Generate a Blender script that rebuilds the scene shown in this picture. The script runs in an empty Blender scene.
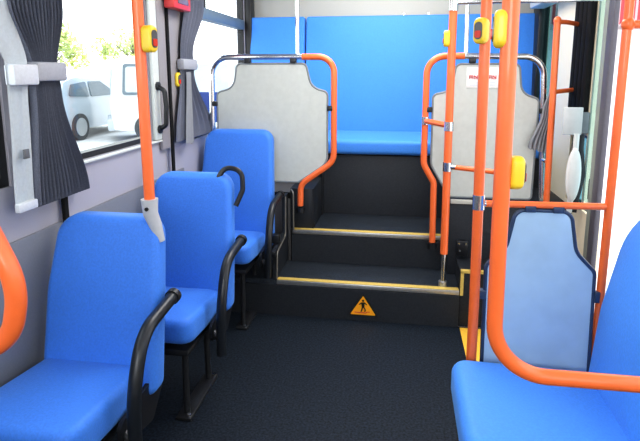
import bpy, bmesh, math, random
from mathutils import Vector, Matrix
random.seed(7)
PI = math.pi
scene = bpy.context.scene
C = bpy.context.collection

# ------------------------------------------------------------------ materials
def mat(name, col, rough=.5, metal=0., noise=0., nscale=40., bump=0., bscale=200., spec=.5,
        col2=None, coat=0., emit=0., alpha=None):
    m = bpy.data.materials.new(name); m.use_nodes = True
    nt = m.node_tree; b = nt.nodes['Principled BSDF']
    b.inputs['Base Color'].default_value = (*col, 1)
    b.inputs['Roughness'].default_value = rough
    b.inputs['Metallic'].default_value = metal
    b.inputs['Specular IOR Level'].default_value = spec
    b.inputs['Coat Weight'].default_value = coat
    if emit:
        b.inputs['Emission Color'].default_value = (*col, 1); b.inputs['Emission Strength'].default_value = emit
    if noise or bump:
        tc = nt.nodes.new('ShaderNodeTexCoord')
    if noise:
        n = nt.nodes.new('ShaderNodeTexNoise'); n.inputs['Scale'].default_value = nscale; n.inputs['Detail'].default_value = 4
        nt.links.new(tc.outputs['Object'], n.inputs['Vector'])
        r = nt.nodes.new('ShaderNodeValToRGB')
        c2 = col2 or tuple(min(1, c * (1 + noise)) for c in col)
        c1 = col if col2 else tuple(c * (1 - noise) for c in col)
        r.color_ramp.elements[0].position = .35; r.color_ramp.elements[0].color = (*c1, 1)
        r.color_ramp.elements[1].position = .68; r.color_ramp.elements[1].color = (*c2, 1)
        nt.links.new(n.outputs['Fac'], r.inputs['Fac']); nt.links.new(r.outputs['Color'], b.inputs['Base Color'])
    if bump:
        n2 = nt.nodes.new('ShaderNodeTexNoise'); n2.inputs['Scale'].default_value = bscale
        nt.links.new(tc.outputs['Object'], n2.inputs['Vector'])
        bp = nt.nodes.new('ShaderNodeBump'); bp.inputs['Strength'].default_value = bump; bp.inputs['Distance'].default_value = .002
        nt.links.new(n2.outputs['Fac'], bp.inputs['Height']); nt.links.new(bp.outputs['Normal'], b.inputs['Normal'])
    return m

def glass_mat(name, tint=(1, 1, 1), refl=.06):
    m = bpy.data.materials.new(name); m.use_nodes = True; nt = m.node_tree
    nt.nodes.remove(nt.nodes['Principled BSDF'])
    t = nt.nodes.new('ShaderNodeBsdfTransparent'); t.inputs['Color'].default_value = (*tint, 1)
    g = nt.nodes.new('ShaderNodeBsdfGlossy'); g.inputs['Roughness'].default_value = .02
    mx = nt.nodes.new('ShaderNodeMixShader'); mx.inputs['Fac'].default_value = refl
    nt.links.new(t.outputs[0], mx.inputs[1]); nt.links.new(g.outputs[0], mx.inputs[2])
    nt.links.new(mx.outputs[0], nt.nodes['Material Output'].inputs['Surface'])
    return m

M = {}
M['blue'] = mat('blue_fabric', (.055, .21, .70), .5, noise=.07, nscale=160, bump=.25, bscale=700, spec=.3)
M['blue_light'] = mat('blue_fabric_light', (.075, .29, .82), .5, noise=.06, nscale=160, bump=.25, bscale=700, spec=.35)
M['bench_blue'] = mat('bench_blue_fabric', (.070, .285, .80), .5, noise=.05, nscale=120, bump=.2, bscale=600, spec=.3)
for k in ('blue','blue_light','bench_blue'):
    _b = M[k].node_tree.nodes['Principled BSDF']; _b.inputs['Sheen Weight'].default_value = .22; _b.inputs['Sheen Roughness'].default_value = .45; _b.inputs['Sheen Tint'].default_value = (.45, .75, 1, 1)
M['navy'] = mat('navy_stand_in', (.012, .03, .16), .6, noise=.05, nscale=120)
M['orange'] = mat('orange_coating', (.84, .172, .044), .30, coat=.25, noise=.03, nscale=30, bump=.05, bscale=300)
M['chrome'] = mat('polished_steel', (.78, .79, .80), .16, 1., noise=.03, nscale=20)
M['alu'] = mat('brushed_aluminium', (.55, .55, .55), .35, .85, noise=.06, nscale=60)
M['edging'] = mat('dull_metal_edging', (.20, .19, .17), .45, .6, noise=.06, nscale=60)
M['floor'] = mat('dark_speckled_vinyl', (.004, .006, .009), .55, noise=.5, nscale=110, col2=(.020, .030, .046), bump=.3, bscale=500, spec=.2)
M['step'] = mat('step_vinyl', (.013, .017, .024), .45, noise=.5, nscale=120, col2=(.036, .046, .060), bump=.2, bscale=500, spec=.35)
M['riser'] = mat('riser_vinyl', (.018, .021, .027), .5, noise=.3, nscale=120, col2=(.027, .031, .038), spec=.3)
M['yellow'] = mat('yellow_strip', (.62, .45, .12), .5, noise=.08, nscale=90)
M['yellow_floor'] = mat('yellow_floor_strip', (.85, .50, .06), .5, noise=.06, nscale=90)
M['wall'] = mat('lilac_grey_panel', (.40, .39, .44), .55, noise=.03, nscale=300, bump=.1, bscale=500)
M['wall_dark'] = mat('blue_grey_wall', (.20, .21, .235), .55, noise=.04, nscale=200)
M['beige'] = mat('beige_panel', (.50, .49, .44), .5, noise=.03, nscale=200)
M['beige_lit'] = mat('beige_painted_light', (.86, .77, .58), .5, noise=.03, nscale=200)  # beige panel, brightened and warmed in colour to replace light missing on this wall
M['ceil'] = mat('ceiling_panel', (.70, .70, .70), .5, noise=.02, nscale=100)
M['pillar'] = mat('pillar_panel', (.30, .285, .30), .5, noise=.04, nscale=250)
M['black'] = mat('black_plastic', (.010, .011, .014), .38, noise=.1, nscale=80)
M['black_soft'] = mat('black_rubber', (.012, .012, .013), .85, noise=.1, nscale=80, spec=.15)
M['arm'] = mat('armrest_black', (.012, .015, .020), .33, noise=.1, nscale=80)
M['dark_metal'] = mat('dark_metal', (.045, .047, .052), .35, .6, noise=.08, nscale=60)
M['frame_black'] = mat('window_frame_black', (.016, .016, .018), .4, noise=.08, nscale=60)
M['frame_light'] = mat('window_frame_pale', (.62, .65, .62), .4, noise=.03, nscale=60)
M['frame_blue'] = mat('window_bar_grey', (.16, .22, .27), .4, noise=.05, nscale=60)
M['panel'] = mat('pale_grey_partition', (.52, .54, .51), .32, noise=.03, nscale=40, spec=.5)
M['panel_edge'] = mat('grey_edge_trim', (.22, .24, .25), .45, noise=.05, nscale=60)
M['guard'] = mat('blue_grey_partition', (.40, .55, .70), .32, noise=.04, nscale=14, spec=.5)
M['guard_edge'] = mat('dark_blue_edge_trim', (.03, .055, .115), .4, noise=.05, nscale=60)
M['curtain'] = mat('grey_curtain_cloth', (.155, .168, .215), .8, noise=.12, nscale=260, bump=.3, bscale=600, spec=.15)
M['curtain_r'] = mat('mid_grey_curtain_cloth', (.26, .27, .29), .8, noise=.1, nscale=260, spec=.15)
M['lining'] = mat('pale_curtain_lining', (.46, .51, .54), .6, noise=.04, nscale=120)
M['tie'] = mat('grey_tie_band', (.36, .37, .41), .6, noise=.04, nscale=120)
M['tie_pale'] = mat('pale_tie_band', (.60, .63, .67), .6, noise=.04, nscale=120)
M['btn_yellow'] = mat('yellow_plastic', (.80, .58, .035), .35, noise=.03, nscale=30, coat=.2)
M['btn_face'] = mat('dark_button_face', (.10, .10, .11), .2, noise=.05, nscale=60)
M['btn_red'] = mat('red_lens', (.60, .04, .02), .25, noise=.06, nscale=60)
M['red'] = mat('red_plastic', (.66, .06, .06), .35, noise=.05, nscale=40)
M['redglass'] = mat('red_box_window', (.22, .16, .18), .15, noise=.08, nscale=40)
M['white'] = mat('white_plastic', (.72, .72, .70), .4, noise=.02, nscale=40)
M['paper'] = mat('white_sticker', (.80, .80, .79), .5, noise=.02, nscale=40)
M['redink'] = mat('red_ink', (.62, .05, .06), .5, noise=.03, nscale=40)
M['holder_grey'] = mat('pale_grey_box', (.55, .56, .56), .4, noise=.03, nscale=40)
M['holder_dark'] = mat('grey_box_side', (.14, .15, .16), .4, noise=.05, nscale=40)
M['sign_y'] = mat('sign_amber', (.93, .40, .015), .4, noise=.03, nscale=50)
M['sign_k'] = mat('sign_black', (.010, .010, .010), .4, noise=.05, nscale=50)
M['dev_grey'] = mat('housing_grey_brown', (.13, .125, .13), .5, noise=.06, nscale=80)
M['socket'] = mat('grey_socket', (.46, .47, .50), .4, noise=.03, nscale=60)
M['post_green'] = mat('grey_green_post', (.27, .29, .25), .5, noise=.04, nscale=60)
M['post_purple'] = mat('purple_grey_post', (.10, .095, .115), .5, noise=.05, nscale=60)
M['glass'] = glass_mat('clear_glass', (.97, .985, .985), .04)
M['glass_pale'] = glass_mat('pale_tinted_glass', (.74, .86, .88), .05)
M['glass_teal'] = glass_mat('tinted_glass', (.36, .54, .56), .05)
# outside
M['asphalt'] = mat('pale_asphalt', (.60, .60, .60), .8, noise=.06, nscale=6)
M['pave'] = mat('pinkish_paving', (.74, .68, .69), .8, noise=.05, nscale=6)
M['car'] = mat('silver_car_paint', (.42, .47, .51), .3, .15, noise=.02, nscale=4, coat=.4)
M['van'] = mat('white_van_paint', (.66, .68, .69), .3, noise=.02, nscale=4, coat=.3)
M['carglass'] = mat('car_window', (.11, .15, .18), .1, noise=.08, nscale=3)
M['vanglass'] = mat('van_window', (.42, .48, .50), .1, noise=.08, nscale=3)
M['tyre'] = mat('tyre_rubber', (.05, .055, .06), .8, noise=.1, nscale=20)
M['rim'] = mat('silver_wheel', (.50, .52, .53), .35, .4, noise=.05, nscale=20)
M['bumper'] = mat('grey_bumper', (.38, .42, .45), .5, noise=.03, nscale=10)
M['lamp_red'] = mat('tail_lamp', (.62, .30, .27), .3, noise=.05, nscale=10)
M['leaf'] = mat('bright_leaves', (.45, .52, .12), .6, noise=.2, nscale=1.2, col2=(.80, .84, .42))
M['bark'] = mat('bark', (.22, .17, .12), .9, noise=.2, nscale=20)
M['white_wall'] = mat('white_plaster', (.78, .78, .78), .7, noise=.02, nscale=3)
M['rail_blue'] = mat('pale_blue_rail', (.36, .52, .62), .5, noise=.05, nscale=10)
def stripes():
    m = bpy.data.materials.new('red_striped_awning'); m.use_nodes = True; nt = m.node_tree; b = nt.nodes['Principled BSDF']
    tc = nt.nodes.new('ShaderNodeTexCoord'); w = nt.nodes.new('ShaderNodeTexWave'); w.bands_direction = 'X'
    w.inputs['Scale'].default_value = 2.4
    nt.links.new(tc.outputs['Object'], w.inputs['Vector'])
    r = nt.nodes.new('ShaderNodeValToRGB'); r.color_ramp.interpolation = 'CONSTANT'
    r.color_ramp.elements[0].color = (.36, .05, .06, 1); r.color_ramp.elements[1].position = .62; r.color_ramp.elements[1].color = (.52, .32, .33, 1)
    nt.links.new(w.outputs['Fac'], r.inputs['Fac']); nt.links.new(r.outputs['Color'], b.inputs['Base Color']); b.inputs['Roughness'].default_value = .7
    return m
M['awning'] = stripes()

# ------------------------------------------------------------------ helpers
def obj(name, bm, m, parent=None, smooth=True, angle=35):
    me = bpy.data.meshes.new(name)
    bmesh.ops.recalc_face_normals(bm, faces=bm.faces)
    bm.to_mesh(me); bm.free()
    o = bpy.data.objects.new(name, me); C.objects.link(o)
    me.materials.append(m if not isinstance(m, str) else M[m])
    if smooth:
        for p in me.polygons: p.use_smooth = True
        try: me.set_sharp_from_angle(angle=math.radians(angle))
        except Exception: pass
    if parent is not None:
        o.parent = parent; o.matrix_parent_inverse = Matrix.Translation(-Vector(parent.location)) if parent.type == 'EMPTY' else parent_inv(parent)
    return o
def parent_inv(p):
    # world matrix of p (no rotations are used on parents)
    t = Vector((0, 0, 0)); q = p
    mw = Matrix.Identity(4)
    chain = []
    while q is not None: chain.append(q); q = q.parent
    for q in reversed(chain):
        mw = mw @ (q.matrix_parent_inverse if q.parent else Matrix.Identity(4)) @ Matrix.Translation(q.location)
    return mw.inverted()
def thing(name, label, cat, loc, group=None):
    o = bpy.data.objects.new(name, None); C.objects.link(o); o.location = loc; o.empty_display_size = .05
    o['label'] = label; o['category'] = cat
    if group: o['group'] = group
    return o
def tag(o, label, cat, group=None):
    o['label'] = label; o['category'] = cat
    if group: o['group'] = group
    return o
def struct(o): o['kind'] = 'structure'; return o

def NB(): return bmesh.new()
def box(bm, x0, x1, y0, y1, z0, z1, bev=0., seg=2):
    r = bmesh.ops.create_cube(bm, size=1.)
    vs = r['verts']
    for v in vs:
        v.co = Vector(((x0 + x1) / 2 + v.co.x * (x1 - x0), (y0 + y1) / 2 + v.co.y * (y1 - y0), (z0 + z1) / 2 + v.co.z * (z1 - z0)))
    if bev:
        es = list({e for v in vs for e in v.link_edges})
        bmesh.ops.bevel(bm, geom=es, offset=bev, segments=seg, affect='EDGES', profile=.5)
    return bm
def fillet(pts, radii, n=8):
    P = [Vector(p) for p in pts]; out = [P[0]]
    for i in range(1, len(P) - 1):
        r = radii if not isinstance(radii, (list, tuple)) else radii[i - 1]
        a = (P[i - 1] - P[i]); b = (P[i + 1] - P[i]); la, lb = a.length, b.length; a.normalize(); b.normalize()
        th = a.angle(b)
        if r <= 0 or th > PI - .02: out.append(P[i]); continue
        d = min(r / math.tan(th / 2), la * .49, lb * .49); rr = d * math.tan(th / 2)
        bis = (a + b).normalized(); c = P[i] + bis * (rr / math.sin(th / 2))
        s = P[i] + a * d - c; e = P[i] + b * d - c; ang = s.angle(e)
        for k in range(n + 1):
            t = k / n
            out.append(c + (s * math.sin((1 - t) * ang) + e * math.sin(t * ang)) / math.sin(ang))
    out.append(P[-1]); return out
def tube(bm, path, r, seg=14, cap=True, r2=None, flat=None):
    P = [Vector(p) for p in path]; n = len(P); rings = []
    t0 = (P[1] - P[0]).normalized()
    up = Vector((0, 0, 1)) if abs(t0.z) < .9 else Vector((0, 1, 0))
    u = t0.cross(up).normalized(); v = u.cross(t0).normalized()
    for i in range(n):
        if i == 0: t = (P[1] - P[0])
        elif i == n - 1: t = (P[-1] - P[-2])
        else: t = (P[i + 1] - P[i]).normalized() + (P[i] - P[i - 1]).normalized()
        t.normalize()
        u = (u - t * u.dot(t)).normalized(); v = t.cross(u)
        rr = r if r2 is None else r + (r2 - r) * i / (n - 1)
        ru, rv = (rr, rr) if flat is None else flat
        rings.append([bm.verts.new(P[i] + u * math.cos(2 * PI * k / seg) * ru + v * math.sin(2 * PI * k / seg) * rv) for k in range(seg)])
    for i in range(n - 1):
        for k in range(seg):
            bm.faces.new((rings[i][k], rings[i][(k + 1) % seg], rings[i + 1][(k + 1) % seg], rings[i + 1][k]))
    if cap:
        bm.faces.new(rings[0]); bm.faces.new(rings[-1])
    return bm
def tube_bm(path, r, **k): return tube(NB(), path, r, **k)
def cyl(bm, a, b, r, seg=20): return tube(bm, [a, b], r, seg=seg)
def round2d(pts, radii, n=6):
    """closed 2D polygon with filleted corners"""
    P = [Vector((p[0], p[1], 0)) for p in pts]; N = len(P); out = []
    for i in range(N):
        r = radii if not isinstance(radii, (list, tuple)) else radii[i]
        f = fillet([(P[i - 1] + P[i]) / 2 if False else P[i - 1], P[i], P[(i + 1) % N]], r, n)
        out += [(p.x, p.y) for p in f[1:-1]]
    return out
def plate(bm, outline, fn, t):
    """extruded outline; fn(u,v,w)->xyz, w from 0 to t"""
    a = [bm.verts.new(fn(u, v, 0)) for u, v in outline]; b = [bm.verts.new(fn(u, v, t)) for u, v in outline]
    bm.faces.new(a); bm.faces.new(list(reversed(b))); n = len(a)
    for i in range(n): bm.faces.new((a[i], a[(i + 1) % n], b[(i + 1) % n], b[i]))
    return bm
def pad(bm, outline, fn, t, rnd, crown=0., rings=5):
    """soft upholstered pad from a closed convex 2D outline"""
    P = [Vector((u, v)) for u, v in outline]; n = len(P)
    area = sum(P[i].x * P[(i + 1) % n].y - P[(i + 1) % n].x * P[i].y for i in range(n))
    nr = []
    for i in range(n):
        d = (P[(i + 1) % n] - P[i - 1]).normalized(); q = Vector((-d.y, d.x))
        nr.append(q if area > 0 else -q)
    c = sum(P, Vector((0, 0))) / n
    layers = []
    def lay(off, w, s=1., cr=0.):
        L = []
        for i in range(n):
            q = P[i] + nr[i] * off; q = c + (q - c) * s
            L.append(bm.verts.new(fn(q.x, q.y, w + cr)))
        layers.append(L)
    K = 6
    for s in [.3, .7]: lay(rnd, 0, s)
    for k in range(K + 1):
        a = PI / 2 * k / K; lay(rnd * (1 - math.sin(a)), rnd * (1 - math.cos(a)))
    for k in range(K + 1):
        a = PI / 2 * k / K; lay(rnd * (1 - math.cos(a)), t - rnd + rnd * math.sin(a))
    for k in range(1, rings):
        s = 1 - k / rings; lay(rnd, t, s, crown * (1 - s * s))
    for A, B in zip(layers, layers[1:]):
        for i in range(n): bm.faces.new((A[i], A[(i + 1) % n], B[(i + 1) % n], B[i]))
    v0 = bm.verts.new(fn(c.x, c.y, 0)); v1 = bm.verts.new(fn(c.x, c.y, t + crown))
    for i in range(n):
        bm.faces.new((v0, layers[0][(i + 1) % n], layers[0][i])); bm.faces.new((v1, layers[-1][i], layers[-1][(i + 1) % n]))
    return bm
def ellipsoid(bm, c, rx, ry, rz, seg=20):
    r = bmesh.ops.create_uvsphere(bm, u_segments=seg, v_segments=seg // 2, radius=1.)
    for v in r['verts']: v.co = Vector((c[0] + v.co.x * rx, c[1] + v.co.y * ry, c[2] + v.co.z * rz))
    return bm
def dup(root, loc, label=None, group=None):
    r = root.copy(); C.objects.link(r); r.location = loc
    if label: r['label'] = label
    if group: r['group'] = group
    for ch in list(root.children):
        c = ch.copy(); C.objects.link(c); c.parent = r
        for g in list(ch.children):
            d = g.copy(); C.objects.link(d); d.parent = c
    return r

XL, XR = -1.14, .90          # inner faces of the side walls
YF, YR = -1.6, 3.92          # front and rear of the saloon
ZC = 2.15

# ------------------------------------------------------------------ shell
struct(obj('floor', box(NB(), XL - .06, XR + .06, YF - .1, 2.62, -.06, 0), 'floor'))
struct(obj('ceiling', box(NB(), XL - .06, XR + .06, YF - .1, YR + .1, ZC, ZC + .05), 'ceil'))
def wall_with_holes(x0, x1, holes, y0, y1, z0, z1):
    bm = NB(); ys = sorted({y0, y1, *[h[0] for h in holes], *[h[1] for h in holes]})
    for a, b in zip(ys, ys[1:]):
        hs = sorted([(h[2], h[3]) for h in holes if h[0] <= a and h[1] >= b]); z = z0
        for h0, h1 in hs:
            if h0 > z: box(bm, x0, x1, a, b, z, h0)
            z = h1
        if z < z1: box(bm, x0, x1, a, b, z, z1)
    bmesh.ops.remove_doubles(bm, verts=bm.verts, dist=1e-5)
    return bm
SILL = .985
WL = [(-1.3, .0, SILL, 1.90), (.12, 1.372, .965, 1.90), (1.52, 2.28, SILL, 1.90), (2.70, 3.80, .93, 1.90)]
struct(obj('wall_left', wall_with_holes(XL - .06, XL, WL, YF, YR, 0, ZC), 'wall', smooth=False))
WR = [(-1.3, .0, SILL, 1.90), (.15, 1.45, SILL, 1.90), (1.66, 2.60, -.06, 1.95), (2.60, 2.72, .62, 1.95), (2.725, 2.98, .62, .99), (3.40, 3.80, .93, 1.90)]
struct(obj('wall_right', wall_with_holes(XR, XR + .06, WR, YF, YR, -.06, ZC), 'beige_lit', smooth=False))
bm = NB(); box(bm, XL - .06, XR + .06, YR, YR + .06, -.06, ZC); struct(obj('wall_rear', bm, 'beige', smooth=False))
bm = NB(); box(bm, XL - .06, XR + .06, YF - .06, YF, -.06, 1.30); box(bm, XL - .06, XR + .06, YF - .06, YF, 2.0, ZC)  # unseen front wall; windscreen sill raised to block low front light
box(bm, XL - .06, XL + .05, YF - .06, YF, 1.30, 2.0); box(bm, XR - .05, XR + .06, YF - .06, YF, 1.30, 2.0)
struct(obj('wall_front', bm, 'wall', smooth=False))
# lower blue-grey wall lining on the left, below a seam
struct(obj('trim_1', box(NB(), XL, XL + .012, YF + .01, 2.60, .02, .80, .004), 'wall_dark'))
struct(obj('trim_2', box(NB(), XL, XL + .018, 1.50, 2.68, SILL - .012, SILL - .002, .003), 'frame_light'))
# window frames with panes
def window(n, x, y0, y1, z0, z1, fm, pane='glass', w=.022, extra=None):
    bm = NB(); a, b = x - .02, x + .02
    box(bm, a, b, y0 + .001, y0 + w, z0 + .001, z1 - .001); box(bm, a, b, y1 - w, y1 - .001, z0 + .001, z1 - .001)
    box(bm, a, b, y0 + w, y1 - w, z0 + .001, z0 + w); box(bm, a, b, y0 + w, y1 - w, z1 - w, z1 - .001)
    o = struct(obj('window_%d' % n, bm, fm, smooth=False))
    g = NB(); box(g, x - .003, x + .003, y0 + w, y1 - w, z0 + w, z1 - w); obj('pane', g, pane, o, smooth=False)
    if extra: extra(o)
    return o
xw = XL - .028
window(1, xw, *WL[1], 'frame_black', w=.03)
window(2, xw, *WL[2], 'frame_black', w=.022)
def bar(o):
    b = NB(); box(b, xw - .025, xw + .035, 2.70 + .02, 3.80 - .02, 1.60, 1.665, .004); obj('window_bar', b, 'frame_blue', o)
    b = NB(); box(b, xw - .012, xw + .012, 3.06, 3.075, 1.665, 1.88); obj('pane_divider', b, 'frame_black', o)
window(3, xw, *WL[3], 'frame_black', w=.02, extra=bar)
window(4, XR + .03, *WR[5], 'frame_black', 'glass_teal', w=.02)
window(5, XR + .03, *WR[1], 'frame_black', w=.03)
window(6, xw, *WL[0], 'frame_black', w=.03)
window(7, XR + .03, *WR[0], 'frame_black', w=.03)
# windscreen
bm = NB(); box(bm, XL + .05, XR - .05, YF - .035, YF - .028, 1.30, 2.0); struct(obj('window_8', bm, 'glass', smooth=False))
window(9, XR + .03, 2.725, 2.98, .62, .99, 'frame_black', 'glass_teal', w=.015)
# left pillar
struct(obj('trim_3', box(NB(), XL, XL + .022, 2.345, 2.66, .93, 1.98, .008), 'pillar'))
struct(obj('trim_4', box(NB(), XL + .020, XL + .030, 2.425, 2.452, .02, 2.0, .003), 'black_soft'))
struct(obj('trim_5', box(NB(), XL, XL + .02, 2.285, 2.345, SILL, 1.98, .006), 'frame_light'))  # lit edge of the window frame, its brightness put into the pale colour
struct(obj('trim_6', box(NB(), XL + .010, XL + .024, 1.575, 1.597, .02, .95, .003), 'black_soft'))
# rear corner posts
struct(obj('trim_7', box(NB(), XL, XL + .05, 3.80, 3.90, .9, 2.0, .01), 'frame_black'))
struct(obj('trim_8', box(NB(), XR - .035, XR, 3.70, 3.86, .9, 2.0, .008), 'frame_black'))
# door surround on the right
struct(obj('trim_9', box(NB(), XR - .02, XR + .004, 2.472, 2.54, 0, 1.95, .006), 'post_purple'))
struct(obj('trim_10', box(NB(), XR - .015, XR + .004, 2.542, 2.60, 0, 1.95, .006), 'post_green'))
bm = NB()
for y in (2.73, 2.793, 2.856, 2.919): box(bm, XR - .03, XR, y, y + .058, 1.0, 1.95, .012)
struct(obj('trim_11', bm, 'black_soft'))
d = struct(obj('door_1', wall_with_holes(XR + .001, XR + .008, [(2.607, 2.714, .66, 1.92)], 2.603, 2.719, .63, 1.94), 'post_green', smooth=False))
obj('pane', box(NB(), XR + .003, XR + .006, 2.607, 2.714, .67, 1.91), 'glass_pale', d, smooth=False)
obj('door_handle', box(NB(), XR - .012, XR + .0005, 2.604, 2.617, .70, .80, .003), 'black', d)
# roof duct over the right rear corner
struct(obj('trim_12', box(NB(), .80, XR - .001, 2.90, 3.69, 1.70, 1.78, .012), 'white'))

# ------------------------------------------------------------------ raised rear with two steps
Z1, Z2 = .195, .385
s1 = struct(obj('floor_step', box(NB(), XL, .318, 2.62, 2.925, 0, Z1, .003), 'step'))
bm = NB(); box(bm, -.640, .316, 2.612, 2.640, Z1 - .022, Z1 + .003, .003); n1 = obj('nosing', bm, 'alu', s1)
obj('yellow_strip', box(NB(), -.638, .314, 2.616, 2.650, Z1 + .0035, Z1 + .0065, .001), 'yellow', n1)
obj('riser_panel', box(NB(), XL + .001, .317, 2.606, 2.619, .001, Z1 - .024), 'riser', s1)
s2 = struct(obj('floor_step', box(NB(), -.62, .27, 2.926, 3.32, 0, Z2, .003), 'step'))
bm = NB(); box(bm, -.615, .262, 2.918, 2.945, Z2 - .022, Z2 + .003, .003); n2 = obj('nosing', bm, 'alu', s2)
obj('yellow_strip', box(NB(), -.613, .26, 2.921, 2.955, Z2 + .0035, Z2 + .0065, .001), 'yellow', n2)
obj('riser_panel', box(NB(), -.618, .268, 2.913, 2.925, Z1 + .001, Z2 - .024), 'riser', s2)
# left wheel housing (grey) with its dark aisle end
h = struct(obj('wheel_housing', box(NB(), XL, -.635, 2.965, 3.32, 0, .585, .006), 'dev_grey'))
obj('edge_strip', box(NB(), XL + .01, -.60, 2.955, 2.975, .565, .60, .003), 'black_soft', h)
h = struct(obj('housing_end', box(NB(), -.634, -.495, 2.95, 3.32, .386, .63, .006), 'riser'))
obj('corner_strip', box(NB(), -.500, -.493, 2.947, 2.953, .39, .63), 'dark_metal', h)
struct(obj('side_riser', box(NB(), -.495, -.490, 3.27, 3.32, .386, .70), 'dark_metal'))
# left skirt plate of the steps with aluminium edging
sk = struct(obj('step_skirt', plate(NB(), [(2.625, .20), (2.645, .36), (2.86, .385), (2.87, .60), (2.945, .60), (2.945, .20)],
        lambda u, v, w: (-.664 + w, u, v), .018), 'riser', smooth=False))
obj('edging', tube_bm(fillet([(-.640, 2.618, .20), (-.640, 2.637, .345), (-.640, 2.84, .375), (-.640, 2.855, .60)], .02), .005, seg=8), 'edging', sk)
obj('edging', tube_bm(fillet([(-.605, 2.905, .39), (-.605, 2.905, .615), (-.625, 2.935, .625)], .02), .005, seg=8), 'edging', sk)
bm = NB(); box(bm, -.70, -.64, 2.60, 2.66, .33, .36, .005); box(bm, -.70, -.645, 2.70, 2.74, .37, .42, .005); obj('hinge_bracket', bm, 'black', sk)
# right ledge with yellow edging and housing behind it
r1 = struct(obj('step_ledge', box(NB(), .319, XR, 2.62, 2.845, 0, .295, .003), 'riser'))
obj('yellow_edging', box(NB(), .3195, .335, 2.608, 2.62, Z1 - .02, .30), 'yellow', r1)
obj('yellow_edging', box(NB(), .3195, .56, 2.608, 2.63, .296, .310), 'yellow', r1)
h = struct(obj('wheel_housing', box(NB(), .271, XR, 2.846, 3.32, 0, .60, .006), 'riser'))
obj('edge_strip', box(NB(), .275, .80, 2.838, 2.852, .598, .622, .003), 'beige', h)
bk = thing('bracket_box', 'small black bolted bracket on the ledge to the right of the steps', 'bracket', (.345, 2.83, .30))
obj('box_body', box(NB(), .315, .375, 2.815, 2.843, .312, .40, .006), 'black', bk)
for x, z in ((.327, .385), (.363, .385), (.331, .345)):
    b = NB(); cyl(b, (x, 2.815, z), (x, 2.808, z), .006, 10); obj('bolt', b, 'chrome', bk)
# floor strip beside the exit
struct(obj('floor_marking', box(NB(), .325, .445, 1.70, 2.604, .0005, .003), 'yellow_floor', smooth=False))

# ------------------------------------------------------------------ rear bench
t = thing('rear_bench', 'full-width bright blue bench seat across the back of the bus', 'bench', (-.11, 3.5, Z2))
obj('bench_base', box(NB(), XL + .01, XR - .01, 3.322, 3.90, 0.0, .775, .004), 'riser', t)
bm = NB(); pad(bm, round2d([(XL + .02, 3.29), (XR - .02, 3.29), (XR - .02, 3.79), (XL + .02, 3.79)], .03), lambda u, v, w: (u, v, .782 + w + (v - 3.29) * .02), .095, .028, .008)
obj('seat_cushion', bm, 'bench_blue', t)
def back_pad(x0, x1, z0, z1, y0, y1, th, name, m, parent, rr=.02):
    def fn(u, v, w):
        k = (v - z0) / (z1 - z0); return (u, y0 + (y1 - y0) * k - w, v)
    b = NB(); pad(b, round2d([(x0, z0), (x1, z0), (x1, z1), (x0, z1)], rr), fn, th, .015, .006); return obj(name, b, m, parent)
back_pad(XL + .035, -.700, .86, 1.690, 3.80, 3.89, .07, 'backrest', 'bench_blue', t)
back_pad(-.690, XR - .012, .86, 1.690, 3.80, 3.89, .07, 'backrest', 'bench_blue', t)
for x in (.0, .17, .34):
    b = NB(); box(b, x - .008, x + .008, 3.85, 3.90, 1.685, 1.705, .003); obj('clip', b, 'chrome', t)

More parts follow.
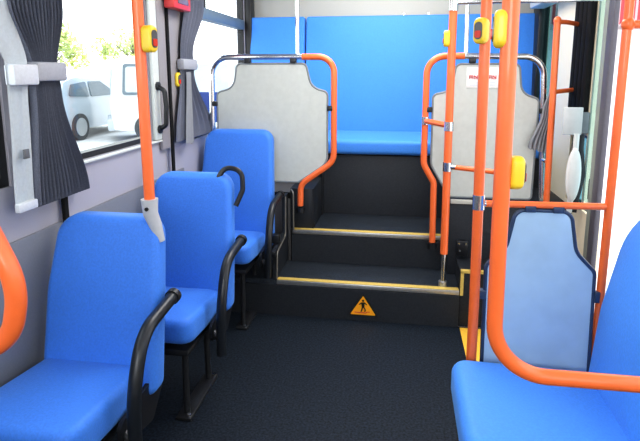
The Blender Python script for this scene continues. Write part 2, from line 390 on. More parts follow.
# ------------------------------------------------------------------ passenger seats on the left
def passenger_seat(label, xc, wd, yc, dz, top, loc_label=None):
    """yc: line where cushion meets backrest; dz raises everything"""
    t = thing('passenger_seat', label, 'seat', (xc, yc - .1, 0), 'single blue seats along the left windows')
    x0, x1 = xc - wd / 2, xc + wd / 2
    # backrest, slightly reclined, tapering to rounded shoulders
    zb, zt = .285 + dz, top
    ol = round2d([(x0 + .004, zb), (x1 - .0, zb), (x1 - .012, zb + .30), (x1 - .028, zt), (x0 + .022, zt), (x0, zb + .30)], [.03, .03, .3, .07, .07, .3], 7)
    def fn(u, v, w):
        k = (v - zb) / (zt - zb)
        s = ((u - xc) / (wd / 2)); 
        return (u, yc - .035 + .115 * k + .02 * k * k + .075 - w - .012 * s * s * (w / .075), v)
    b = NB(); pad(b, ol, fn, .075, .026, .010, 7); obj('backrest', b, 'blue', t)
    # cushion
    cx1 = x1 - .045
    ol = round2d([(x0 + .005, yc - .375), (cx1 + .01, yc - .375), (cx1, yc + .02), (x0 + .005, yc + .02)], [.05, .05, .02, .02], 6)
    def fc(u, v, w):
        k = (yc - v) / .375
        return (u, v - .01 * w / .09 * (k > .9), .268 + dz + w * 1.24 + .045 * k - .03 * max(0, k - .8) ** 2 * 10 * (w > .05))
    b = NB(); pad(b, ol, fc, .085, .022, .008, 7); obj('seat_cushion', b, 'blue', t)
    b = NB(); box(b, x0 + .03, cx1 - .02, yc - .33, yc - .01, .245 + dz, .272 + dz, .008); obj('seat_pan', b, 'black', t)
    # aisle-side bracket plate
    b = NB(); plate(b, round2d([(yc - .20, .24 + dz), (yc - .02, .20 + dz), (yc + .055, .28 + dz), (yc + .03, .34 + dz), (yc - .04, .33 + dz), (yc - .20, .31 + dz)], .025),
                    lambda u, v, w: (cx1 + .012 + w, u, v), .012); obj('side_bracket', b, 'black', t)
    # armrest: rises from the bracket and curls back
    xa = x1 + .018
    pth = fillet([(xa - .012, yc - .18, .18 + dz), (xa, yc - .195, .40 + dz), (xa, yc - .125, .545 + dz), (xa, yc + .075, .565 + dz)], [.35, .12], 10)
    b = NB(); tube(b, pth, .019, seg=14); a = obj('armrest', b, 'arm', t)
    b = NB(); cyl(b, (xa, yc + .068, .564 + dz), (xa, yc + .088, .566 + dz), .0235, 18); obj('end_cap', b, 'black', a)
    b = NB(); tube(b, [(xa - .004, yc - .19, .24 + dz), (cx1 + .012, yc - .17, .27 + dz)], .012, seg=10); obj('pivot', b, 'dark_metal', a)
    # legs on a floor rail
    lx = cx1 - .055
    for ly, lean in ((yc - .285, 0), (yc - .055, .012)):
        b = NB(); tube(b, [(lx, ly, .012), (lx + .002, ly - lean, .255 + dz)], .0125, seg=12); obj('leg', b, 'dark_metal', t)
    b = NB(); box(b, lx - .030, lx + .030, yc - .325, yc - .02, 0.0, .014, .004)
    rl = obj('floor_rail', b, 'dark_metal', t)
    for ly in (yc - .310, yc - .035):
        b = NB(); cyl(b, (lx + .018, ly, .014), (lx + .018, ly, .022), .008, 10); obj('bolt', b, 'chrome', rl)
    # wall-side rail that carries the pan
    b = NB(); box(b, XL + .013, x0 + .06, yc - .28, yc - .05, .215 + dz, .245 + dz, .005); obj('wall_bracket', b, 'dark_metal', t)
    return t
S1 = passenger_seat('nearest blue single seat on the left, orange pole rising from its shoulder', -.905, .388, 1.388, .042, .850)
S2 = passenger_seat('middle blue single seat on the left, black loop handle on its shoulder', -.880, .392, 2.015, .022, .868)
S3 = passenger_seat('farthest blue single seat on the left, in front of the grey partition beside the steps', -.897, .435, 2.735, .055, .980)
b = NB(); tube(b, fillet([(-.775, 2.12, .845), (-.745, 2.14, .896), (-.668, 2.14, .885), (-.665, 2.13, .80), (-.690, 2.105, .735)], [.04, .045, .045], 8), .011, seg=10)
obj('grab_handle', b, 'black', S2)

# ------------------------------------------------------------------ side-facing seat on the right
t = thing('side_seat', 'wide blue side-facing seat on the right beside the orange rail', 'seat', (.42, 1.37, 0))
ol = round2d([(.173, 1.165), (.62, 1.165), (.62, 1.575), (.173, 1.575)], [.05, .02, .02, .05], 7)
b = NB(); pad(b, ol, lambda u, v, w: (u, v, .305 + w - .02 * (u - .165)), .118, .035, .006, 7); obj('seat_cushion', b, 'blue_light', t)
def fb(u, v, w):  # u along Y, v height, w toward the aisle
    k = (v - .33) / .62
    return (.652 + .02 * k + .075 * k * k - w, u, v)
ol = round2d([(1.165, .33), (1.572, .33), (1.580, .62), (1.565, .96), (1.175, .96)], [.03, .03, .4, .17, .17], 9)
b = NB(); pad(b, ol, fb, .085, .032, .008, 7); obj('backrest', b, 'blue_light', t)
b = NB(); box(b, .20, .64, 1.19, 1.56, .27, .303, .006); obj('seat_pan', b, 'black', t)
for x, y in ((.24, 1.21), (.24, 1.52), (.60, 1.21), (.60, 1.52)):
    b = NB(); tube(b, [(x, y, 0), (x, y, .275)], .0125, seg=12); obj('leg', b, 'dark_metal', t)
for y in (1.22, 1.46):
    b = NB(); box(b, .690, XR - .002, y, y + .04, .60, .64, .005); obj('wall_bracket', b, 'dark_metal', t)

# ------------------------------------------------------------------ partitions with grab rails
def partition(name, label, loc, rail_or, rail_ch, panel_pts, panel_r, yp, m, me, post, clips, flange, fl_r=.026):
    t = thing(name, label, 'partition', loc)
    obj('grab_rail', tube_bm(rail_or, .0175, seg=16), 'orange', t)
    obj('steel_rail', tube_bm(rail_ch, .0165, seg=16), 'chrome', t)
    ol = round2d(panel_pts, panel_r, 7)
    p = obj('panel', plate(NB(), ol, lambda u, v, w: (u, yp + w, v), .008), m, t, angle=25)
    loop = [(u, yp + .004, v) for u, v in ol]
    obj('edge_trim', tube_bm(loop + [loop[0]], .0065, seg=8, cap=False), me, p)
    for p0, p1 in post: obj('post', tube_bm([p0, p1], .012, seg=14), 'chrome', t)
    for x, z in clips:
        obj('clip', box(NB(), x - .018, x + .018, yp - .012, yp + .018, z - .014, z + .014, .004), 'dark_metal' if m == 'panel' else me, t)
    if flange:
        b = NB(); x, y, z = flange; cyl(b, (x, y, z - .02), (x, y, z + .012), fl_r, 18); obj('flange', b, 'black', t)
    return t
YP = 2.915
rail = fillet([(-.55, YP, 1.382), (-.372, YP, 1.382), (-.372, YP, .80), (-.562, YP, .665), (-.566, YP, .535)], [.11, .09, .08], 10)
ch = fillet([(-.55, YP, 1.382), (-1.075, YP, 1.382), (-1.085, YP, .62)], [.10], 10)
partition('partition', 'pale grey partition with orange rail left of the steps', (-.72, YP, .6), rail, ch,
    [(-.575, .675), (-.410, .79), (-.408, 1.19), (-.500, 1.215), (-.530, 1.345), (-.925, 1.345), (-.945, 1.21), (-1.045, 1.185), (-1.05, .675)],
    [.03, .08, .03, .09, .03, .03, .09, .03, .01], YP - .004, 'panel', 'panel_edge', [((-.575, YP, 1.382), (-.575, YP, ZC))],
    [(-.60, 1.363), (-.86, 1.363), (-1.062, 1.12), (-.392, 1.10)], (-.566, YP, .515))
YQ = 2.895
rail = fillet([(.32, YQ, 1.382), (.128, YQ, 1.382), (.128, YQ, .80), (.186, YQ, .70), (.190, YQ, .36)], [.10, .09, .06], 10)
ch = fillet([(.32, YQ, 1.382), (.715, YQ, 1.376), (.752, YQ, .62)], [.10], 10)
PR = partition('partition', 'pale grey partition with orange rail right of the steps, white sticker on it', (.44, YQ, .6), rail, ch,
    [(.27, .625), (.70, .625), (.705, 1.16), (.615, 1.19), (.598, 1.34), (.280, 1.34), (.258, 1.20), (.165, 1.18), (.168, .80)],
    [.03, .02, .03, .09, .03, .03, .09, .03, .07], YQ - .004, 'panel', 'panel_edge', [((.325, YQ, 1.382), (.318, YQ, ZC))],
    [(.36, 1.36), (.55, 1.36), (.728, 1.10), (.147, 1.10)], (.190, YQ, .345))
nt_ = obj('notice', box(NB(), .334, .498, YQ - .0075, YQ - .0045, 1.217, 1.322, .001), 'paper', PR)
bm = NB()
def glyph(bm, x, z, s, strokes):
    for a, b_, c, d_ in strokes: box(bm, x + a * s, x + c * s, YQ - .0095, YQ - .0078, z + b_ * s, z + d_ * s)
G1 = [(0, 0, .16, 1), (.84, 0, 1, 1), (0, .84, 1, 1), (.42, .1, .58, .8), (0, .42, 1, .56)]
G2 = [(0, 0, .18, 1), (.8, 0, 1, 1), (.2, .6, .5, .9), (.45, .3, .75, .62), (0, 0, 1, .14)]
for i in range(6): glyph(bm, .347 + i * .0235, 1.263, .0195, G1 if i % 2 == 0 else G2)
obj('red_lettering', bm, 'redink', nt_, smooth=False)
bm = NB()
for z in (1.245, 1.236, 1.228): box(bm, .35, .48, YQ - .0092, YQ - .0078, z, z + .003)
obj('fine_print', bm, 'tie_pale', nt_, smooth=False)

# near guard panel behind the side seat
YG = 1.615
t = thing('guard_panel', 'blue-grey guard panel with dark blue edging behind the right-hand seat', 'partition', (.43, YG, .35))
obj('top_rail', tube_bm([(.262, YG, .905), (.602, YG, .909)], .0105, seg=14), 'orange', t)
obj('rail_joint', tube_bm([(.246, YG, .905), (.285, YG, .905)], .0085, seg=12), 'chrome', t)
ol = round2d([(.276, .30), (.598, .30), (.588, .705), (.530, .765), (.508, .890), (.350, .890), (.328, .765), (.272, .712)], [.015, .015, .03, .07, .035, .035, .07, .03], 7)
p = obj('panel', plate(NB(), ol, lambda u, v, w: (u, YG - .003 + w, v), .006), 'guard', t, angle=25)
loop = [(u, YG, v) for u, v in ol]; obj('edge_trim', tube_bm(loop + [loop[0]], .0065, seg=8, cap=False), 'guard_edge', p)
for x, z, w in ((.39, .893, .016), (.47, .893, .016)): obj('clip', box(NB(), x - w, x + w, YG - .012, YG + .012, z - .008, z + .012, .003), 'guard_edge', t)
obj('clip', box(NB(), .252, .276, YG - .012, YG + .012, .60, .63, .003), 'guard_edge', t)
obj('clip', box(NB(), .592, .608, YG - .010, YG + .010, .61, .645, .003), 'guard_edge', t)

# ------------------------------------------------------------------ stanchion poles
def clamp(parent, x, y, z, r, hgt, m='chrome'):
    b = NB(); cyl(b, (x, y, z - hgt / 2), (x, y, z + hgt / 2), r, 20); return obj('clamp', b, m, parent)
t = thing('stanchion_pole', 'orange pole rising from the side seat corner, chrome clamp at half height', 'pole', (.237, 1.605, 0))
obj('pole', tube_bm([(.241, 1.605, 0), (.241, 1.605, .6), (.231, 1.605, 1.5), (.228, 1.605, ZC)], .0158, seg=18), 'orange', t)
clamp(t, .238, 1.605, .912, .0180, .045)
obj('floor_flange', box(NB(), .205, .277, 1.57, 1.64, 0, .012, .004), 'dark_metal', t)

t = thing('stanchion_pole', 'slim orange pole standing on the lower step nosing by the right partition', 'pole', (.237, 2.66, Z1))
obj('pole', tube_bm([(.236, 2.665, .375), (.232, 2.665, 1.592)], .0195, seg=16), 'orange', t)
obj('lower_tube', tube_bm([(.236, 2.665, Z1 + .02), (.236, 2.665, .376)], .012, seg=14), 'chrome', t)
b = NB(); cyl(b, (.236, 2.668, Z1 + .003), (.236, 2.668, Z1 + .03), .022, 16); obj('floor_flange', b, 'alu', t)
b = NB(); tube(b, [(.232, 2.665, 1.59), (.232, 2.665, ZC)], .016, seg=16); obj('upper_tube', b, 'chrome', t)
b = NB(); tube(b, [(.232, 2.665, 1.625), (XR, 2.665, 1.630)], .011, seg=12); obj('crossbar', b, 'chrome', t)
clamp(t, .2345, 2.665, 1.035, .023, .045); clamp(t, .2355, 2.665, .832, .023, .045); clamp(t, .232, 2.665, 1.612, .023, .05)
obj('short_rail', tube_bm([(.133, 2.878, 1.040), (.231, 2.680, 1.037)], .0145, seg=12), 'orange', t)
b = NB(); cyl(b, (.128, 2.895, 1.02), (.128, 2.895, 1.062), .022, 16); obj('clamp', b, 'chrome', t)
obj('rail_joint', tube_bm([(.236, 2.665, .832), (.275, 2.645, .832)], .013, seg=12), 'chrome', t)
obj('lower_rail', tube_bm(fillet([(.272, 2.647, .832), (.48, 2.535, .832), (.50, 2.53, 0)], [.05], 8), .0125, seg=12), 'orange', t)

t = thing('stanchion_pole', 'slim orange pole at the exit beside the back of the right-hand seat', 'pole', (.613, 1.62, 0))
obj('pole', tube_bm([(.613, 1.62, 0), (.613, 1.62, .7), (.616, 1.62, ZC)], .0125, seg=16), 'orange', t)
obj('crossbar', tube_bm([(.616, 1.62, 1.430), (XR, 1.64, 1.430)], .0115, seg=14), 'orange', t)
b = NB(); ellipsoid(b, (.616, 1.62, 1.430), .018, .018, .022, 14); obj('joint', b, 'orange', t)

t = thing('grab_rail', 'thick orange rail bending from vertical to horizontal over the right-hand seat', 'pole', (.2, 1.0, ZC))
obj('rail', tube_bm(fillet([(.176, .985, ZC), (.183, .985, 1.40), (.189, .985, .720), (.898, 1.000, .712)], [.3, .105], 12), .0152, seg=20), 'orange', t)
b = NB(); cyl(b, (XR - .014, 1.0, .712), (XR - .001, 1.0, .712), .035, 18); obj('wall_flange', b, 'orange', t)

t = thing('stanchion_pole', 'orange pole held by a grey socket on the nearest left seat', 'pole', (-.765, 1.49, .85))
obj('pole', tube_bm([(-.765, 1.49, .87), (-.769, 1.49, 1.5), (-.770, 1.49, ZC)], .0165, seg=18), 'orange', t)
b = NB(); tube(b, [(-.742, 1.495, .775), (-.752, 1.492, .83), (-.765, 1.49, .865), (-.766, 1.49, .912)], .017, r2=.0265, seg=18); sk_ = obj('socket', b, 'socket', t)
b = NB(); cyl(b, (-.764, 1.467, .885), (-.764, 1.461, .885), .006, 12); obj('screw', b, 'dark_metal', sk_)

t = thing('grab_rail', 'curved orange grab loop at the left edge, nearest the camera', 'pole', (XL, .8, .95))
obj('rail', tube_bm(fillet([(XL, .80, 1.24), (-.90, .80, 1.20), (-.745, .80, 1.08), (-.672, .80, .92), (-.700, .80, .80), (-.90, .80, .765), (XL, .80, .74)], [.15, .25, .14, .10, .12], 12), .0185, seg=20), 'orange', t)
for z in (1.24, .74):
    b = NB(); cyl(b, (XL + .013, .80, z), (XL + .024, .80, z), .034, 18); obj('wall_flange', b, 'orange', t)

t = thing('wall_rail', 'upright orange handrail with two wall brackets at the rear right window', 'pole', (.755, 2.80, 1.2))
obj('rail', tube_bm([(.755, 2.80, .605), (.742, 2.80, 1.55)], .016, seg=14), 'orange', t)
obj('wall_bracket', tube_bm(fillet([(.742, 2.80, 1.542), (.80, 2.84, 1.542), (XR, 2.93, 1.535)], [.03]), .0115, seg=12), 'orange', t)
obj('wall_bracket', tube_bm([(.747, 2.80, 1.20), (.80, 2.84, 1.205), (XR, 2.93, 1.21)], .0115, seg=12), 'orange', t)
obj('support_bolt', tube_bm([(.745, 2.815, .845), (.742, 2.874, .845)], .010, seg=10), 'chrome', t)
b = NB(); ellipsoid(b, (.742, 2.80, 1.548), .018, .018, .02, 14); obj('joint', b, 'orange', t)

# ------------------------------------------------------------------ stop buttons
def stop_button(label, c, yaw, hgt=.078, wid=.040, dep=.030, face='btn_red'):
    """yaw: direction the button faces, angle from -Y (toward the camera) towards -X"""
    t = thing('stop_button', label, 'button', c, 'yellow stop buttons')
    R = Matrix.Rotation(yaw, 3, 'Z')
    def fn(u, v, w):
        p = R @ Vector((u, -w, v)); return Vector(c) + p
    ol = round2d([(-wid / 2, -hgt / 2), (wid / 2, -hgt / 2), (wid / 2, hgt / 2), (-wid / 2, hgt / 2)], wid * .42, 6)
    b = NB(); pad(b, ol, fn, dep, .009, .001, 4); obj('housing', b, 'btn_yellow', t)
    ol = round2d([(-wid * .3, -hgt * .33), (wid * .3, -hgt * .33), (wid * .3, hgt * .33), (-wid * .3, hgt * .33)], wid * .28, 6)
    b = NB(); plate(b, ol, lambda u, v, w: fn(u, v, dep - .001 + w), .003); f = obj('face', b, 'btn_face', t)
    ol = round2d([(-wid * .22, -hgt * .27), (wid * .22, -hgt * .27), (wid * .22, -hgt * .0), (-wid * .22, -hgt * .0)], wid * .1, 4)
    b = NB(); plate(b, ol, lambda u, v, w: fn(u, v, dep + .0015 + w), .003); obj('push_lens', b, face, f)
    return t
stop_button('yellow stop button high on the orange pole by the left window', (-.752, 1.487, 1.395), math.radians(78), dep=.036)
stop_button('yellow stop button on the slim pole at the steps', (.222, 2.665, 1.458), math.radians(-90), dep=.030)
stop_button('yellow stop button with red lens on the pole at the seat corner', (.226, 1.588, 1.414), math.radians(-40), hgt=.072, dep=.030)
stop_button('upper yellow stop button on the thick bent rail, left side', (.180, .984, 1.374), math.radians(-98), hgt=.066, wid=.032, dep=.024)
stop_button('lower yellow stop button on the thick bent rail, right side', (.197, .990, 1.118), math.radians(103), hgt=.062, wid=.032, dep=.027)
stop_button('small yellow stop button on the pillar between the left windows', (XL + .022, 2.53, 1.262), math.radians(80), hgt=.072, wid=.045, dep=.018)

# ------------------------------------------------------------------ things on the left pillar
t = thing('pillar_handle', 'black D-shaped grab handle on the pillar edge by the left window', 'handle', (XL + .02, 2.315, 1.14))
obj('grip', tube_bm(fillet([(XL + .02, 2.315, 1.235), (XL + .055, 2.315, 1.215), (XL + .060, 2.315, 1.14), (XL + .055, 2.315, 1.055), (XL + .02, 2.315, 1.035)], [.02, .1, .02], 6), .011, seg=12), 'black', t)
for z in (1.235, 1.035):
    b = NB(); cyl(b, (XL + .0195, 2.315, z), (XL + .030, 2.315, z), .020, 14); obj('mount', b, 'black', t)
t = thing('emergency_box', 'red emergency device box at the top of the left pillar', 'emergency box', (XL + .022, 2.49, 1.62))
obj('case', box(NB(), XL + .031, XL + .085, 2.40, 2.60, 1.595, 1.80, .008), 'red', t)
obj('cover', box(NB(), XL + .083, XL + .089, 2.44, 2.56, 1.62, 1.78, .002), 'redglass', t)
obj('mount', box(NB(), XL + .022, XL + .033, 2.42, 2.58, 1.62, 1.78), 'black', t)

# ------------------------------------------------------------------ curtains
def curtain(bm, x, prof, folds, amp, sgn=1, nu=150, nv=50):
    """prof: list of (z, y0, y1, ampscale) from top to bottom"""
    def at(z):
        for (za, a0, a1, aa), (zb, b0, b1, ab) in zip(prof, prof[1:]):
            if za >= z >= zb:
                k = (za - z) / (za - zb); k = k * k * (3 - 2 * k)
                return a0 + (b0 - a0) * k, a1 + (b1 - a1) * k, aa + (ab - aa) * k
        return prof[-1][1:]
    zt, zb = prof[0][0], prof[-1][0]; grid = []
    for j in range(nv + 1):
        z = zt + (zb - zt) * j / nv; y0, y1, am = at(z); row = []
        for i in range(nu + 1):
            u = i / nu; ph = u * folds * 2 * PI + .5 * math.sin(u * 9)
            row.append(bm.verts.new((x + sgn * (amp * am * (.5 + .5 * math.sin(ph)) + .004), y0 + (y1 - y0) * u + .004 * am * math.cos(ph), z + (.006 * math.sin(ph) if j == nv else 0))))
        grid.append(row)
    for j in range(nv):
        for i in range(nu): bm.faces.new((grid[j][i], grid[j][i + 1], grid[j + 1][i + 1], grid[j + 1][i]))
    return bm
xc_ = XL + .018
t = thing('curtain', 'large grey pleated curtain tied back beside the nearest left seat', 'curtain', (xc_, 1.55, .9), 'pleated window curtains')
b = NB(); curtain(b, xc_, [(1.92, 1.30, 1.66, 1.), (1.50, 1.365, 1.615, .9), (1.31, 1.452, 1.572, .6), (1.24, 1.450, 1.580, .7), (.890, 1.41, 1.682, 1.)], 15, .040); obj('drape', b, 'curtain', t)
b = NB(); curtain(b, xc_ + .02, [(1.92, .96, 1.32, .3), (1.52, 1.15, 1.365, .3), (1.32, 1.340, 1.430, .2), (1.2, 1.338, 1.418, .2), (.905, 1.325, 1.405, .2)], 1, .02, nu=24); ln = obj('lining_strip', b, 'lining', t)
obj('patch', box(NB(), xc_ + .040, xc_ + .044, 1.358, 1.382, 1.050, 1.078, .001), 'holder_dark', ln)
obj('tieback', box(NB(), xc_ - .004, xc_ + .052, 1.444, 1.582, 1.272, 1.330, .008), 'tie', t)
obj('tieback', box(NB(), xc_ + .016, xc_ + .050, 1.345, 1.448, 1.262, 1.322, .006), 'tie_pale', t)
obj('hem_tape', box(NB(), xc_ + .022, xc_ + .040, 1.325, 1.405, .895, .922, .004), 'tie_pale', t)
t = thing('curtain', 'smaller grey curtain tied back at the rear left window', 'curtain', (xc_, 2.75, .9), 'pleated window curtains')
xq = XL + .026
b = NB(); curtain(b, xq, [(1.92, 2.62, 3.00, 1.), (1.66, 2.61, 2.88, .9), (1.39, 2.55, 2.71, .6), (1.30, 2.53, 2.71, .7), (.955, 2.44, 2.96, 1.)], 6, .027); obj('drape', b, 'curtain', t)
obj('tieback', box(NB(), xq - .002, xq + .040, 2.528, 2.715, 1.310, 1.365, .012), 'tie', t)
b = NB(); curtain(b, xq + .030, [(1.30, 2.56, 2.62, .2), (.935, 2.52, 2.62, .2)], 1, .012, nu=16, nv=20); obj('lining_strip', b, 'curtain_r', t)
t = thing('curtain', 'short fan of grey pleats hanging behind the orange handrail on the right', 'curtain', (.74, 2.85, .9), 'pleated window curtains')
b = NB(); curtain(b, 2.836, [(1.46, .745, .765, .3), (1.22, .742, .765, .5), (1.10, .715, .762, .8), (.90, .655, .752, 1.)], 5, .024)
for v in b.verts: v.co = Vector((v.co.y, v.co.x, v.co.z - (.03 if v.co.z < .95 else 0) * (v.co.y - .70) * 8))
obj('drape', b, 'curtain_r', t)

# ------------------------------------------------------------------ belt holder on the right wall
t = thing('belt_holder', 'pale grey box on the right wall with a white padded strap hanging below', 'belt holder', (.84, 2.74, 1.1))
obj('box_front', box(NB(), 0.775, .866, 2.70, 2.708, .998, 1.132, .004), 'holder_grey', t)
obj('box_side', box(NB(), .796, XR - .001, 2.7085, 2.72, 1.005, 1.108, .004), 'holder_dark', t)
b = NB(); ellipsoid(b, (.842, 2.695, .80), .036, .020, .135, 24); obj('pad', b, 'white', t)
b = NB(); tube(b, [(.844, 2.70, 1.005), (.844, 2.70, .90), (.840, 2.70, .70), (.838, 2.70, .61)], .010, seg=10, flat=(.014, .005)); obj('strap', b, 'white', t)
b = NB(); tube(b, fillet([(.868, 2.714, 1.00), (.868, 2.714, .93), (.887, 2.714, .80), (.868, 2.714, .68), (.860, 2.714, .61)], [.1, .1, .1], 6), .012, seg=10, flat=(.018, .010)); obj('backing_strap', b, 'black', t)

# ------------------------------------------------------------------ warning sticker on the riser
t = thing('warning_sticker', 'amber triangle warning sticker with walking figure on the lower riser', 'sticker', (-.173, 2.604, .03))
yS = 2.6045
def flat_poly(bm, pts, y, th=.001): return plate(bm, pts, lambda u, v, w: (u, y - w, v), th)
cx_ = -.173
obj('border', flat_poly(NB(), round2d([(cx_ - .083, .027), (cx_ + .083, .027), (cx_, .158)], .008, 5), yS), 'sign_k', t, smooth=False)
obj('field', flat_poly(NB(), round2d([(cx_ - .068, .036), (cx_ + .068, .036), (cx_, .143)], .004, 4), yS - .0012), 'sign_y', t, smooth=False)
b = NB(); yy = yS - .0024
b_pts = [[(cx_ + .006 * math.cos(a * PI / 6), .116 + .006 * math.sin(a * PI / 6)) for a in range(12)],
         [(cx_ - .010, .106), (cx_ + .008, .108), (cx_ + .008, .080), (cx_ - .006, .080)],
         [(cx_ - .010, .106), (cx_ - .023, .094), (cx_ - .020, .091), (cx_ - .006, .100)],
         [(cx_ + .008, .108), (cx_ + .022, .096), (cx_ + .019, .092), (cx_ + .006, .100)],
         [(cx_ - .006, .080), (cx_ + .002, .080), (cx_ - .006, .054), (cx_ - .013, .054)],
         [(cx_ + .000, .080), (cx_ + .008, .080), (cx_ + .016, .064), (cx_ + .012, .054), (cx_ + .007, .056), (cx_ + .009, .065)]]
for p in b_pts: flat_poly(b, p, yy)
obj('walking_figure', b, 'sign_k', t, smooth=False)
b = NB()
for p in ([(cx_ - .044, .048), (cx_ + .014, .046), (cx_ + .014, .051), (cx_ - .044, .052)], [(cx_ + .014, .046), (cx_ + .020, .048), (cx_ + .022, .056), (cx_ + .016, .053)], [(cx_ + .020, .052), (cx_ + .036, .052), (cx_ + .036, .056), (cx_ + .020, .056)]):
    flat_poly(b, p, yy)
obj('step_mark', b, 'redink', t, smooth=False)

# ------------------------------------------------------------------ outside
GZ = -.32
bm = NB(); box(bm, -60, XL - .2, -30, 70, GZ - .05, GZ); struct(obj('ground', bm, 'asphalt', smooth=False))
bm = NB(); box(bm, XL - .2, 40, -30, 70, GZ - .05, GZ - .001); struct(obj('pavement', bm, 'pave', smooth=False))

def wheel(parent, x, y, r, w=.2, GZ=-.32):
    b = NB(); cyl(b, (x - w / 2, y, GZ + r), (x + w / 2, y, GZ + r), r, 28); wh = obj('wheel', b, 'tyre', parent)
    b = NB(); cyl(b, (x + w / 2 - .01, y, GZ + r), (x + w / 2 + .012, y, GZ + r), r * .68, 24); rm = obj('rim', b, 'rim', wh)
def car():
    X1 = -7.62; X0 = X1 - 1.65; Yb = 10.85
    t = thing('car', 'silver hatchback parked outside the left window', 'car', ((X0 + X1) / 2, Yb + 2, GZ))
    prof = [(0, .35), (-.02, .75), (.06, 1.0), (.35, 1.40), (.75, 1.50), (1.9, 1.49), (2.3, 1.38), (3.0, 1.02), (3.85, .88), (4.02, .65), (4.0, .30), (3.5, .25), (.4, .25)]
    ol = round2d(prof, [.05, .1, .1, .15, .2, .3, .2, .2, .15, .1, .05, .05, .05], 4)
    bm = NB(); n = len(ol); rings = []
    for w, ins in ((0, .10), (.06, .02), (.16, 0), (1.49, 0), (1.59, .02), (1.65, .10)):
        row = []
        for u, v in ol:
            tumble = max(0, (v - .95)) * .28
            xx = X0 + w; mid = (X0 + X1) / 2
            xx = mid + (xx - mid) * (1 - tumble)
            row.append(bm.verts.new((xx, Yb + u + (2 - u) * ins * .15, GZ + v - (v - .8) * ins * .3)))
        rings.append(row)
    for A, B in zip(rings, rings[1:]):
        for i in range(n): bm.faces.new((A[i], A[(i + 1) % n], B[(i + 1) % n], B[i]))
    bm.faces.new(rings[0]); bm.faces.new(rings[-1])
    obj('body', bm, 'car', t)
    def side(pts, name, off=.006):
        b = NB(); mid = (X0 + X1) / 2
        def fn(u, v, w):
            return (mid + (X1 - mid) * (1 - max(0, v - .95) * .28) + off - .02 + w, Yb + u, GZ + v)
        plate(b, round2d(pts, .04, 4), fn, .02); return obj(name, b, 'carglass', t)
    side([(.42, 1.06), (.62, 1.33), (1.22, 1.39), (1.22, 1.02)], 'rear_window')
    side([(1.32, 1.02), (1.32, 1.39), (1.86, 1.39), (2.55, 1.03)], 'front_window')
    for y in (.72, 3.25):
        wheel(t, X1 - .055, Yb + y, .32); wheel(t, X0 + .12, Yb + y, .32)
    b = NB(); ellipsoid(b, (X1 + .06, Yb + 2.45, GZ + 1.06), .09, .06, .07, 14); obj('mirror', b, 'car', t)
    for xa, xb in ((X0 + .06, X0 + .35), (X1 - .35, X1 - .06)):
        b = NB(); box(b, xa, xb, Yb - .02, Yb + .08, GZ + .8, GZ + 1.0, .03); obj('tail_lamp', b, 'lamp_red', t)
    b = NB(); box(b, X0 + .3, X1 - .3, Yb + .10, Yb + .20, GZ + 1.02, GZ + 1.3, .03); obj('tailgate_window', b, 'carglass', t)
car()
def van():
    GZ = 0.; X1 = 0.; X0 = X1 - 1.7; Yb = 0.
    t = thing('van', 'white van parked outside the left window in front of the silver hatchback', 'van', (0, 0, 0))
    prof = [(0, .30), (-.03, .9), (.10, 1.85), (.28, 1.98), (3.2, 1.98), (4.0, 1.25), (4.55, 1.05), (4.62, .35), (4.2, .25), (.3, .25)]
    ol = round2d(prof, [.05, .2, .12, .12, .3, .2, .15, .08, .05, .05], 4)
    bm = NB(); n = len(ol); rings = []
    for w, ins in ((0, .10), (.05, .03), (.14, 0), (1.56, 0), (1.65, .03), (1.70, .10)):
        row = []
        for u, v in ol:
            mid = (X0 + X1) / 2; xx = mid + (X0 + w - mid) * (1 - max(0, v - 1.0) * .12)
            row.append(bm.verts.new((xx, Yb + u + (2.2 - u) * ins * .2, GZ + v - (v - .9) * ins * .3)))
        rings.append(row)
    for A, B in zip(rings, rings[1:]):
        for i in range(n): bm.faces.new((A[i], A[(i + 1) % n], B[(i + 1) % n], B[i]))
    bm.faces.new(rings[0]); bm.faces.new(rings[-1]); obj('body', bm, 'van', t)
    mid = (X0 + X1) / 2
    def side(pts, name, m, th=.012):
        b = NB(); plate(b, round2d(pts, .06, 5), lambda u, v, w: (mid + (X1 - mid) * (1 - max(0, v - 1.0) * .12) - .004 + w, Yb + u, GZ + v), th); return obj(name, b, m, t)
    side([(.25, 1.10), (.30, 1.80), (1.62, 1.80), (1.62, 1.10)], 'window_seal', 'carglass', .010); side([(.31, 1.16), (.35, 1.74), (1.56, 1.74), (1.56, 1.16)], 'rear_side_window', 'vanglass', .016)
    side([(1.74, 1.10), (1.74, 1.80), (2.7, 1.80), (2.7, 1.10)], 'mid_side_window', 'vanglass', .014); side([(2.85, 1.10), (2.85, 1.80), (3.2, 1.80), (3.75, 1.22), (3.75, 1.10)], 'front_side_window', 'vanglass', .014)
    b = NB(); box(b, X0 + .05, X1 - .02, Yb - .10, Yb + .08, GZ + .28, GZ + .55, .04); obj('rear_bumper', b, 'bumper', t)
    b = NB(); box(b, X0 + .2, X1 - .2, Yb + .0, Yb + .08, GZ + 1.1, GZ + 1.7, .03); obj('tailgate_window', b, 'vanglass', t)
    for y in (.80, 3.55): wheel(t, X1 - .055, Yb + y, .33, GZ=0.); wheel(t, X0 + .12, Yb + y, .33, GZ=0.)
    t.location = (-6.50, 11.1, -.32); t.rotation_euler = (0, 0, math.radians(-60))
van()
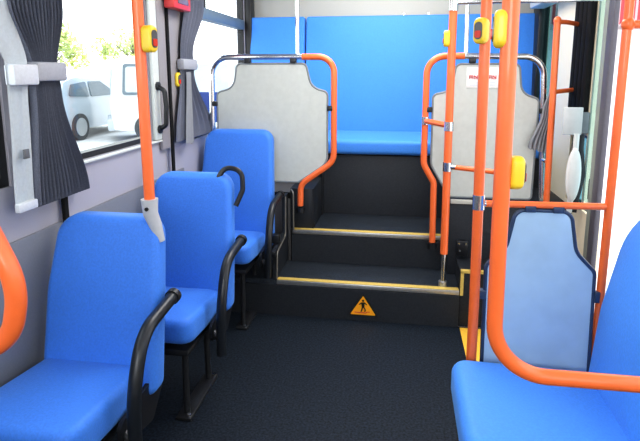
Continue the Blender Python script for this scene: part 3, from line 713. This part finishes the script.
def tree(label, x, y, hgt, rad, seed):
    rnd = random.Random(seed)
    t = thing('tree', label, 'tree', (x, y, GZ), 'small trees outside the left window')
    b = NB(); tube(b, [(x, y, GZ), (x + .06, y, GZ + hgt * .4), (x - .03, y + .05, GZ + hgt * .75)], .10, r2=.05, seg=10)
    for k in range(5):
        a = k * 1.3; tube(b, [(x + .02, y, GZ + hgt * (.38 + .06 * k)), (x + math.cos(a) * rad * .6, y + math.sin(a) * rad * .6, GZ + hgt * (.62 + .05 * k))], .045, r2=.02, seg=8)
    obj('trunk', b, 'bark', t)
    b = NB()
    cl = [(x + rnd.uniform(-1, 1) * rad * .75, y + rnd.uniform(-1, 1) * rad * .75, GZ + hgt * rnd.uniform(.52, .92), rad * rnd.uniform(.28, .5)) for _ in range(16)]
    for cxx, cyy, czz, rr in cl:
        for _ in range(110):
            d = Vector((rnd.gauss(0, 1), rnd.gauss(0, 1), rnd.gauss(0, 1))).normalized() * rr * rnd.uniform(.5, 1)
            p = Vector((cxx, cyy, czz)) + d; s = rnd.uniform(.05, .10)
            u = Vector((rnd.gauss(0, 1), rnd.gauss(0, 1), rnd.gauss(0, .6))).normalized(); v = u.orthogonal().normalized()
            b.faces.new([b.verts.new(p + u * s * 1.5), b.verts.new(p + v * s * .8), b.verts.new(p - u * s * 1.5), b.verts.new(p - v * s * .8)])
    obj('crown', b, 'leaf', t, smooth=False)
tree('leafy tree behind the silver car, leftmost in the left window', -15.4, 21.2, 3.8, 1.45, 1)
tree('leafy tree on a thin trunk in the middle of the left window', -13.3, 25.0, 3.9, 1.5, 2)
tree('leafy tree outside the window at the left edge behind the curtain', -5.6, 5.0, 2.2, 1.1, 3)
t = thing('stand_in_board', 'made-up navy board outside the rear left window, standing in for an unidentified dark shape', 'board', (-2.6, 6.9, GZ))  # invented board and legs for a navy shape of unknown origin
obj('board', box(NB(), -2.95, -2.20, 6.88, 6.92, .62, 1.03, .01), 'navy', t)
for x in (-2.85, -2.30): obj('leg', box(NB(), x - .02, x + .02, 6.885, 6.915, GZ, .62), 'bumper', t)
# right side: white shopfront with striped awning
bm = NB(); box(bm, 1.6, 14, 15.6, 15.9, GZ, 6.0)
for k in range(6): box(bm, 1.6, 14, 15.56, 15.6, .2 + .55 * k, .23 + .55 * k)
t = obj('shop_wall', bm, 'white_wall', smooth=False); tag(t, 'white plain building wall outside the exit on the right', 'building')
t = thing('awning', 'red and white striped awning outside the exit on the right', 'awning', (7, 15, 2.4))
b = NB(); xa, xb = 2.2, 11.0; n = 110
b.faces.new([b.verts.new(p) for p in ((xa, 14.2, 3.15), (xb, 14.2, 3.15), (xb, 15.55, 4.3), (xa, 15.55, 4.3))])
for i in range(n):
    x0 = xa + (xb - xa) * i / n; x1 = xa + (xb - xa) * (i + 1) / n; xm = (x0 + x1) / 2
    b.faces.new([b.verts.new(p) for p in ((x0, 14.2, 3.15), (x1, 14.2, 3.15), (x1, 14.2, 2.48), (xm, 14.2, 2.43), (x0, 14.2, 2.48))])
obj('canvas', b, 'awning', t, smooth=False)
obj('front_bar', tube_bm([(xa, 14.215, 3.15), (xb, 14.215, 3.15)], .02, seg=8), 'white', t)
for x in (xa + .05, xb - .05): obj('arm', tube_bm([(x, 14.215, 3.15), (x, 15.555, 3.15)], .02, seg=8), 'white', t)
# ------------------------------------------------------------------ light
w = bpy.data.worlds.new('world'); scene.world = w; w.use_nodes = True
nt = w.node_tree; bg = nt.nodes['Background']
tc = nt.nodes.new('ShaderNodeTexCoord'); sp = nt.nodes.new('ShaderNodeSeparateXYZ'); nt.links.new(tc.outputs['Generated'], sp.inputs[0])
rp = nt.nodes.new('ShaderNodeValToRGB'); rp.color_ramp.elements[0].position = .0; rp.color_ramp.elements[0].color = (1, 1, .98, 1)
rp.color_ramp.elements[1].position = .8; rp.color_ramp.elements[1].color = (.82, .91, 1, 1)
nt.links.new(sp.outputs['Z'], rp.inputs['Fac']); nt.links.new(rp.outputs['Color'], bg.inputs['Color'])
bg.inputs['Strength'].default_value = 3.0
def area(name, loc, rot, sx, sy, power, col=(1, 1, 1)):
    l = bpy.data.lights.new(name, 'AREA'); l.shape = 'RECTANGLE'; l.size = sx; l.size_y = sy; l.energy = power; l.color = col
    o = bpy.data.objects.new(name, l); C.objects.link(o); o.location = loc; o.rotation_euler = rot; return o
area('windscreen_fill', (-.1, YF + .1, 1.65), (math.radians(78), 0, 0), 1.5, .8, 24, (.95, .98, 1))  # added fill lamp imitating sky light from the windscreen
area('ceiling_fill', (-.1, .6, ZC - .03), (0, 0, 0), .9, 2.4, 7, (1, .98, .95))  # added fill to brighten the interior, no ceiling fixture behind it
area('ceiling_fill', (-.1, 2.7, ZC - .03), (0, 0, 0), .9, 1.6, 34, (1, .98, .95))  # second added fill, for the rear of the saloon

# ------------------------------------------------------------------ camera
cam = bpy.data.cameras.new('camera'); co = bpy.data.objects.new('camera', cam); C.objects.link(co)
co.location = (0, 0, 1.3); co.rotation_euler = (PI / 2 - .1733, 0, .1533)
cam.sensor_fit = 'HORIZONTAL'; cam.sensor_width = 36; cam.lens = 36 * 526 / 640; cam.shift_y = -56.5 / 640; cam.clip_start = .05
scene.camera = co
scene.view_settings.view_transform = 'Standard'; scene.view_settings.look = 'None'; scene.view_settings.exposure = .22; scene.view_settings.gamma = .86
